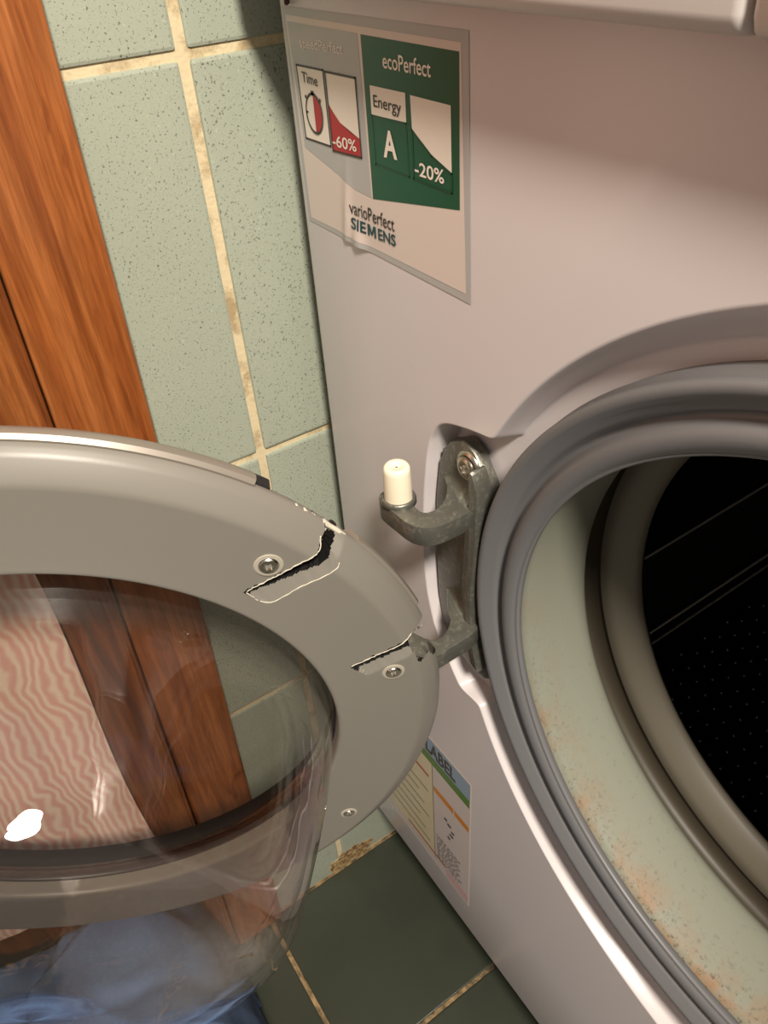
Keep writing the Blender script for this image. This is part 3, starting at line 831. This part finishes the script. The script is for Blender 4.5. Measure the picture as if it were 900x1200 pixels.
for u, v, r in ((0.1030, 0.1016, 0.0037), (0.1444, 0.0263, 0.0034), (0.1160, -0.0869, 0.0030)):
    screw(DP(u, v, FACE - 0.0004), DN, r, door)
    lathe('screw_countersink', [(r * 1.02, 0.0004), (r * 1.22, 0.0002), (r * 1.40, 0.0004), (r * 1.50, -0.0006)], M_white_ring, door,
          lambda rr, a, h, u=u, v=v: DP(u + rr * math.cos(a), v + rr * math.sin(a), FACE + h), 32)
# stress-whitened crack edges
def crack(pts, rad, name='cracked_edge'):
    P = []
    for p in smooth_path([(a, b, c_) for a, b, c_ in pts], 10):
        j = noise.noise_vector(p * 900) * 0.0004
        P.append(DP(p.x + j.x, p.y + j.y, p.z + abs(j.z) * 0.5))
    R_ = [rad * (0.45 + 0.9 * abs(noise.noise(Vector((i * 0.37, 2.2, rad * 1e4))))) for i in range(len(P))]
    R_[0] = R_[-1] = rad * 0.1
    tube(name, P, R_, M_crack, door, 6)
crack([(0.0930, 0.0902, FACE), (0.1028, 0.0947, FACE), (0.1120, 0.0990, FACE), (0.1205, 0.1030, FACE - 0.0005), (0.1225, 0.1075, 0.0015), (0.1225, 0.1100, -0.003)], 0.0004)
crack([(0.0930, 0.0895, FACE - 0.0004), (0.1002, 0.0825, FACE), (0.1120, 0.0876, FACE), (0.1258, 0.0934, FACE), (0.1278, 0.0962, 0.0020), (0.1285, 0.1010, -0.0030)], 0.0004)
crack([(0.1268, 0.0352, FACE), (0.1380, 0.0398, FACE), (0.1490, 0.0444, FACE), (0.1540, 0.0480, 0.0020), (0.1548, 0.0540, -0.0035)], 0.0004)
tube('torn_rim_strip', [DF(0.1655 + 0.0012 * noise.noise(Vector((k * 0.7, 0, 0))), math.radians(46.5 - 0.62 * k), -0.0035 + 0.0010 * noise.noise(Vector((0, k * 0.9, 0)))) for k in range(17)],
     [0.0006] + [0.0011 + 0.0006 * abs(noise.noise(Vector((k * 0.8, 5, 1)))) for k in range(15)] + [0.0006], M_crack, door, 6)
for k in range(26):
    a = math.radians(random.uniform(39.5, 44.5)); r = random.uniform(0.1615, 0.1645)
    b_ = DF(r, a, random.uniform(-0.006, -0.002))
    tube('plastic_shard', [b_, b_ + Vector((random.uniform(-1, 1), random.uniform(-1, 1), random.uniform(0, 1))) * 0.002], [0.0007, 0.0003], M_crack, door, 4)
for k in range(14):
    a = math.radians(random.uniform(15.5, 19.5)); r = random.uniform(0.1615, 0.1650)
    b_ = DF(r, a, random.uniform(-0.006, -0.001))
    tube('plastic_shard', [b_, b_ + Vector((random.uniform(-1, 1), random.uniform(-1, 1), random.uniform(0, 1))) * 0.002], [0.0006, 0.0002], M_frame, door, 4)

# ------------------------------------------------------------ striped cloth hanging behind the glass
M_cloth = mat('pink_striped_cloth', srgb(226, 168, 150), 0.85)
t = NT(M_cloth); v = t.coord()
wv = t.new('ShaderNodeTexWave', wave_type='BANDS', bands_direction='Y')
wv.inputs['Scale'].default_value = 58; wv.inputs['Distortion'].default_value = 16.0
wv.inputs['Detail'].default_value = 2.5; wv.inputs['Detail Scale'].default_value = 0.45
t.l.new(v, wv.inputs['Vector'])
t.base(t.ramp(wv.outputs[1], [(0.10, srgb(238, 186, 172)), (0.50, srgb(244, 204, 188)), (0.9, srgb(252, 228, 206))]))
t.bump(t.noise(v, 900, 2), 0.3, 0.0005)
vs_, fs = [], []
NY, NZ = 60, 70
y0, y1, z0, z1 = -0.318, -0.176, 0.205, 0.95
for side in (0, 1):
    for i in range(NY + 1):
        for k in range(NZ + 1):
            y = y0 + (y1 - y0) * i / NY; z = z0 + (z1 - z0) * k / NZ
            fold = 0.0014 * math.sin(y * 160 + 1.5 * math.sin(z * 9)) + 0.0009 * math.sin(y * 71 + z * 14)
            x = -0.3055 + fold - (0.0012 if side else 0)
            yy = y + 0.003 * math.sin(z * 17) * (i / NY)
            zz = z + 0.004 * math.sin(y * 60) * (1 - k / NZ)
            vs_.append((x, yy, zz))
n1_ = (NY + 1) * (NZ + 1)
idx = lambda s, i, k: s * n1_ + i * (NZ + 1) + k
for i in range(NY):
    for k in range(NZ):
        fs.append((idx(0, i, k), idx(0, i + 1, k), idx(0, i + 1, k + 1), idx(0, i, k + 1)))
        fs.append((idx(1, i, k), idx(1, i, k + 1), idx(1, i + 1, k + 1), idx(1, i + 1, k)))
for i in range(NY):
    for k in (0, NZ): fs.append((idx(0, i, k), idx(0, i + 1, k), idx(1, i + 1, k), idx(1, i, k)))
for k in range(NZ):
    for i in (0, NY): fs.append((idx(0, i, k), idx(0, i, k + 1), idx(1, i, k + 1), idx(1, i, k)))
tw = pyobj('striped_cloth', vs_, fs, M_cloth, None, True, 60)
tag(tw, 'pink cloth with wavy pale stripes, seen through the glass bowl of the open door', 'cloth')

# ------------------------------------------------------------ blue denim heap on the floor
M_denim = mat('blue_denim', srgb(70, 92, 124), 0.9)
t = NT(M_denim); v = t.coord()
big = t.ramp(t.noise(v, 9, 3, 0.5), [(0.40, BLACK), (0.62, WHITE)])
c = t.mix(big, srgb(62, 80, 114), srgb(112, 142, 186))
tw_ = t.ramp(t.noise(t.coord((1, 1, 1)), 900, 2), [(0.35, (0.7, 0.7, 0.72, 1)), (0.65, WHITE)])
x = t.new('ShaderNodeMix', data_type='RGBA', blend_type='MULTIPLY'); x.inputs[0].default_value = 0.6
t.l.new(c, x.inputs[6]); t.l.new(tw_, x.inputs[7]); t.base(x.outputs[2])
t.bump(t.noise(v, 700, 2), 0.3, 0.0006)
vs_, fs = [], []
NX, NY = 110, 150
x0, x1, y0, y1 = -0.302, -0.080, -0.52, -0.160
def heap(x, y):
    sx = (x - x0) / (x1 - x0); sy = (y - y0) / (y1 - y0)
    # irregular outline of a dropped garment
    w_ = noise.noise(Vector((x * 14, y * 14, 7.7))) * 0.16 + noise.noise(Vector((x * 40, y * 40, 1.1))) * 0.05
    e = min(1, max(0, min(sx * 9, (1 - sx) * 2.6 - 0.25 + w_ * 2.2, sy * 4 - 0.2 + w_ * 2.5, (1 - sy) * 5.5 - 0.05 + w_)))
    e = math.sqrt(max(0, 1 - (1 - e) ** 2))
    # folds run slantwise and are bent by a slow wobble
    wx = noise.noise(Vector((x * 6, y * 6, 2.0))) * 0.05; wy = noise.noise(Vector((x * 6, y * 6, 9.0))) * 0.05
    a = (x + wx) * 0.8 + (y + wy) * 0.6; b = -(x + wx) * 0.6 + (y + wy) * 0.8
    r1 = 1 - abs(noise.noise(Vector((a * 26, b * 7, 0.5)))) * 1.6
    r2 = 1 - abs(noise.noise(Vector((a * 9 + 4, b * 20, 3.5)))) * 1.6
    r3 = 1 - abs(noise.noise(Vector((a * 60, b * 24, 6.5)))) * 1.6
    f = 0.140 + 0.060 * (1 - sx) + 0.030 * r1 + 0.026 * r2 + 0.008 * r3
    return max(ZF + 0.003, ZF + e * (f - ZF))
for i in range(NX + 1):
    for k in range(NY + 1):
        x = x0 + (x1 - x0) * i / NX; y = y0 + (y1 - y0) * k / NY
        vs_.append((x, y, heap(x, y)))
for i in range(NX):
    for k in range(NY):
        q = [i * (NY + 1) + k]; q += [q[0] + NY + 1, q[0] + NY + 2, q[0] + 1]
        if max(vs_[v][2] for v in q) > ZF + 0.0035: fs.append(tuple(q))
# underside: the same outline flat on the floor
b0 = len(vs_)
vs_ += [(x, y, ZF + 0.0004) for x, y, z in vs_]
from collections import Counter
ed = Counter()
for f in fs:
    for k in range(4): ed[(f[k], f[(k + 1) % 4])] += 1
rim = [e for e in ed if (e[1], e[0]) not in ed]
fs += [tuple(b0 + v for v in reversed(f)) for f in fs] + [(b, a, b0 + a, b0 + b) for a, b in rim]
used = sorted({v for f in fs for v in f}); new = {v: n for n, v in enumerate(used)}
vs_ = [vs_[v] for v in used]; fs = [tuple(new[v] for v in f) for f in fs]
dn = pyobj('denim_trousers', vs_, fs, M_denim, None, True)
tag(dn, 'crumpled blue denim garment on the floor below the open door, seen through its glass', 'trousers')

# ------------------------------------------------------------ small brown wire end over the sticker
M_wire = mat('brown_wire', srgb(70, 46, 34), 0.6)
wr = tube('wire_end', smooth_path([(-0.2985, -0.0006, 0.7210), (-0.2950, -0.0016, 0.7125), (-0.2920, -0.0018, 0.7085), (-0.2893, -0.0018, 0.7065), (-0.2872, -0.0016, 0.7048)], 5),
          [0.0004] * 16 + [0.0006, 0.0010, 0.0013, 0.0012, 0.0006], M_wire, None, 8)
tag(wr, 'short brown wire end with a knot at the top edge of the sticker', 'wire')
